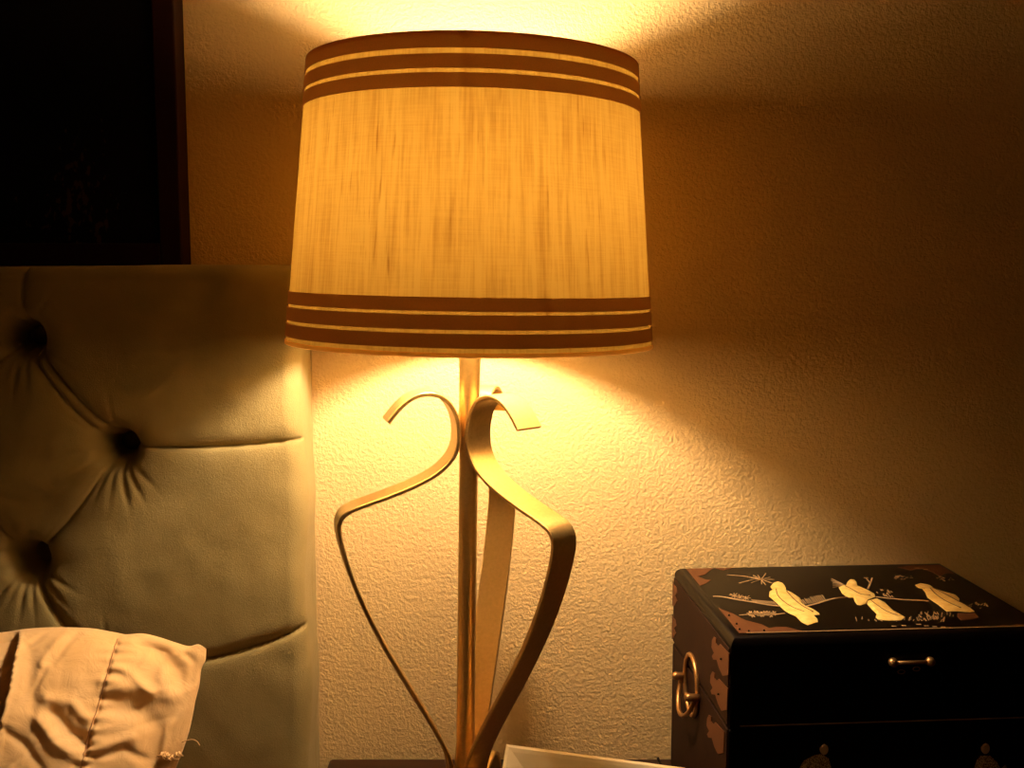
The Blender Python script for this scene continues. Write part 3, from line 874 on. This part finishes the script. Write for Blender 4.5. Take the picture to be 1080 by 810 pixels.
# front latch
FN = (0,-1,0)
k1 = cfront(940,697); k2 = cfront(979,696.5)
bm = new(); cz = k1.z; x0, x1 = k1.x-0.004, k2.x+0.004
pts = [(x0,0,cz+0.008),(x1,0,cz+0.008),(x1+0.006,0,cz-0.01),(x1,0,cz-0.03),((x0+x1)/2,0,cz-0.042),(x0,0,cz-0.03),(x0-0.006,0,cz-0.01)]
plate(bm, pts, FN, 0.0015); LT = link('latch', bm, M_black, lid)
bm = new(); tube(bm, [(k1.x,-0.006,cz),(k2.x,-0.006,cz)], 0.0020, 10); link('latch_bar', bm, M_brass, LT, True)
for k in (k1, k2):
    bm = new(); capped_lathe(bm, [(0,-0.002),(0.004,0),(0.005,0.004),(0.0045,0.008),(0,0.010)], 18)
    bmesh.ops.rotate(bm, verts=bm.verts, matrix=Matrix.Rotation(PI/2, 3, 'X'))
    bmesh.ops.translate(bm, verts=bm.verts, vec=(k.x,0.0,cz)); link('latch_knob', bm, M_brass, LT, True)
bm = new()
for q in ((950,708),(966,705)):
    p = cfront(*q); pts = [(p.x+0.004*math.cos(a*PI/5), 0.0-0.0015, p.z+0.0022*math.sin(a*PI/5)) for a in range(10)]; tube(bm, pts, 0.0006, 6, True)
link('latch_ornament', bm, M_brass, LT, True)
# robed figures inlaid on the front, seen from the waist up
def frontplate(name, px, m, th, dome=0.0, par=body):
    bm = new(); plate(bm, [Vector((p.x, 0.0, p.z)) for p in (cfront(*q) for q in px)], FN, th, dome); return link(name, bm, m, par, 'auto')
def ell(cx, cy, rx, ry, n=14): return [(cx+rx*math.cos(2*PI*k/n), cy+ry*math.sin(2*PI*k/n)) for k in range(n)]
def figure(px, py, face_dx, robe):
    r = frontplate('figure_inlay', robe, M_robe, 0.0010, 0.0006)
    frontplate('face', ell(px+face_dx, py, 4.6, 6.0), M_ivory, 0.0014, 0.0008, r)
    frontplate('hair', [(px+face_dx-6,py-1),(px+face_dx-7,py-8),(px+face_dx-3,py-14),(px+face_dx-4,py-19),(px+face_dx+1,py-21),(px+face_dx+5,py-17),(px+face_dx+3,py-13),(px+face_dx+6,py-8),(px+face_dx+5,py-3),(px+face_dx,py-6)], M_black, 0.0022, 0, r)
figure(868, 790, 1, [(858,797),(866,795),(874,800),(878,815),(882,850),(846,850),(842,812),(848,802)])
figure(1038, 789, 1, [(1034,797),(1044,797),(1051,803),(1056,812),(1060,806),(1064,812),(1060,850),(1024,850),(1026,815),(1030,802)])

# ------------------------------------------------------------------ cream picture frame leaning back in front of the lamp foot
T0 = atY(534, 785, 1.06); T1 = atY(705, 807.5, 1.035)
e1 = (T1-T0).normalized(); LEAN = math.radians(47)
e2 = Vector((0,-math.sin(LEAN),-math.cos(LEAN))); e2 = (e2 - e1*e2.dot(e1)).normalized(); e3 = e2.cross(e1).normalized()
if e3.y > 0: e3 = -e3
fw_, mw, ft = 0.185, 0.034, 0.014
low = lambda L_: min((T0+e2*L_).z, (T0+e1*fw_+e2*L_).z)
fh_ = 0.1
while low(fh_) - 0.0175 > ZT: fh_ += 0.0005
base = Vector(((T0+e1*fw_/2+e2*fh_).x, (T0+e1*fw_/2+e2*fh_).y, ZT))
PF = empty('picture_frame', base)
tag(PF, 'cream picture frame tilted back in front of the lamp foot, its mitred corner showing', 'picture frame')
def fp(u_, v_, w_): return T0 + e1*u_ + e2*v_ + e3*w_ - base
def rail(o0, o1, i1, i0):
    """one mitred moulding length: outer edge o0-o1, inner edge i1-i0; higher outside, falling inward"""
    bm = new()
    prof = [(0,-ft),(0,0),(0.10,0.0018),(0.22,0.0012),(0.9,-0.0055),(1.0,-0.0065),(1.0,-ft)]
    A = [bm.verts.new(fp(o0[0]+(i0[0]-o0[0])*k, o0[1]+(i0[1]-o0[1])*k, h)) for k, h in prof]
    B = [bm.verts.new(fp(o1[0]+(i1[0]-o1[0])*k, o1[1]+(i1[1]-o1[1])*k, h)) for k, h in prof]
    m_ = len(prof)
    for k in range(m_): bm.faces.new((A[k], A[(k+1)%m_], B[(k+1)%m_], B[k]))
    bm.faces.new(A); bm.faces.new(B[::-1]); return bm
Wf, Hf = fw_, fh_
for q in (((0,0),(Wf,0),(Wf-mw,mw),(mw,mw)), ((Wf,0),(Wf,Hf),(Wf-mw,Hf-mw),(Wf-mw,mw)), ((Wf,Hf),(0,Hf),(mw,Hf-mw),(Wf-mw,Hf-mw)), ((0,Hf),(0,0),(mw,mw),(mw,Hf-mw))):
    link('frame_rail', rail(*q), M_cream, PF)
def slab(u0, u1, v0, v1, w0, w1):
    bm = new(); V = [bm.verts.new(fp(u_, v_, w_)) for w_ in (w0, w1) for (u_, v_) in ((u0,v0),(u1,v0),(u1,v1),(u0,v1))]
    for f in ((0,1,2,3),(7,6,5,4),(0,4,5,1),(1,5,6,2),(2,6,7,3),(3,7,4,0)): bm.faces.new([V[k] for k in f])
    return bm
link('mount_board', slab(mw-0.002,Wf-mw+0.002,mw-0.002,Hf-mw+0.002,-0.010,-0.008), M_sheet, PF)
link('back_board', slab(0.006,Wf-0.006,0.006,Hf-0.006,-ft-0.002,-ft+0.001), M_frame, PF)
sa = T0+e1*(Wf*0.55)+e2*(Hf*0.45)-e3*(ft+0.002)-base; sb = Vector((sa.x, sa.y+0.050, 0.002))
bm = new(); strip(bm, [sa, sa.lerp(sb, 0.5), sb], 0.03, (sb-sa).cross(Vector((1,0,0))).normalized(), 0.002); link('easel_leg', bm, M_frame, PF)

# thin beaded cord at the chest's back corner
bm = new(); p0 = atY(697,789,1.385); pts = []
cp = catmull([(0,0,0.015),(0.003,-0.002,0.009),(0.007,-0.006,0.004),(0.010,-0.014,0.0022),(0.011,-0.030,0.0022)], 6)
o_ = Vector((FL.x, FL.y, ZT)) + wy*(depth) ; base = Vector((o_.x-0.016, 1.37, ZT))
tube(bm, [base+Vector(p) for p in cp], 0.0018, 8)
CO = link('cord', bm, M_darkmetal, None, True); CO.data.transform(Matrix.Translation(-base)); CO.location = base
tag(CO, 'short dark cord lying on the nightstand beside the chest', 'cord')

# ------------------------------------------------------------------ light and view
W = bpy.data.worlds.new('world'); S.world = W; W.use_nodes = True
W.node_tree.nodes['Background'].inputs[0].default_value = (0.02,0.012,0.006,1); W.node_tree.nodes['Background'].inputs[1].default_value = 0.2
S.view_settings.view_transform = 'Standard'; S.view_settings.look = 'None'; S.view_settings.exposure = 0.0; S.view_settings.gamma = 1.0
S.view_settings.use_curve_mapping = False
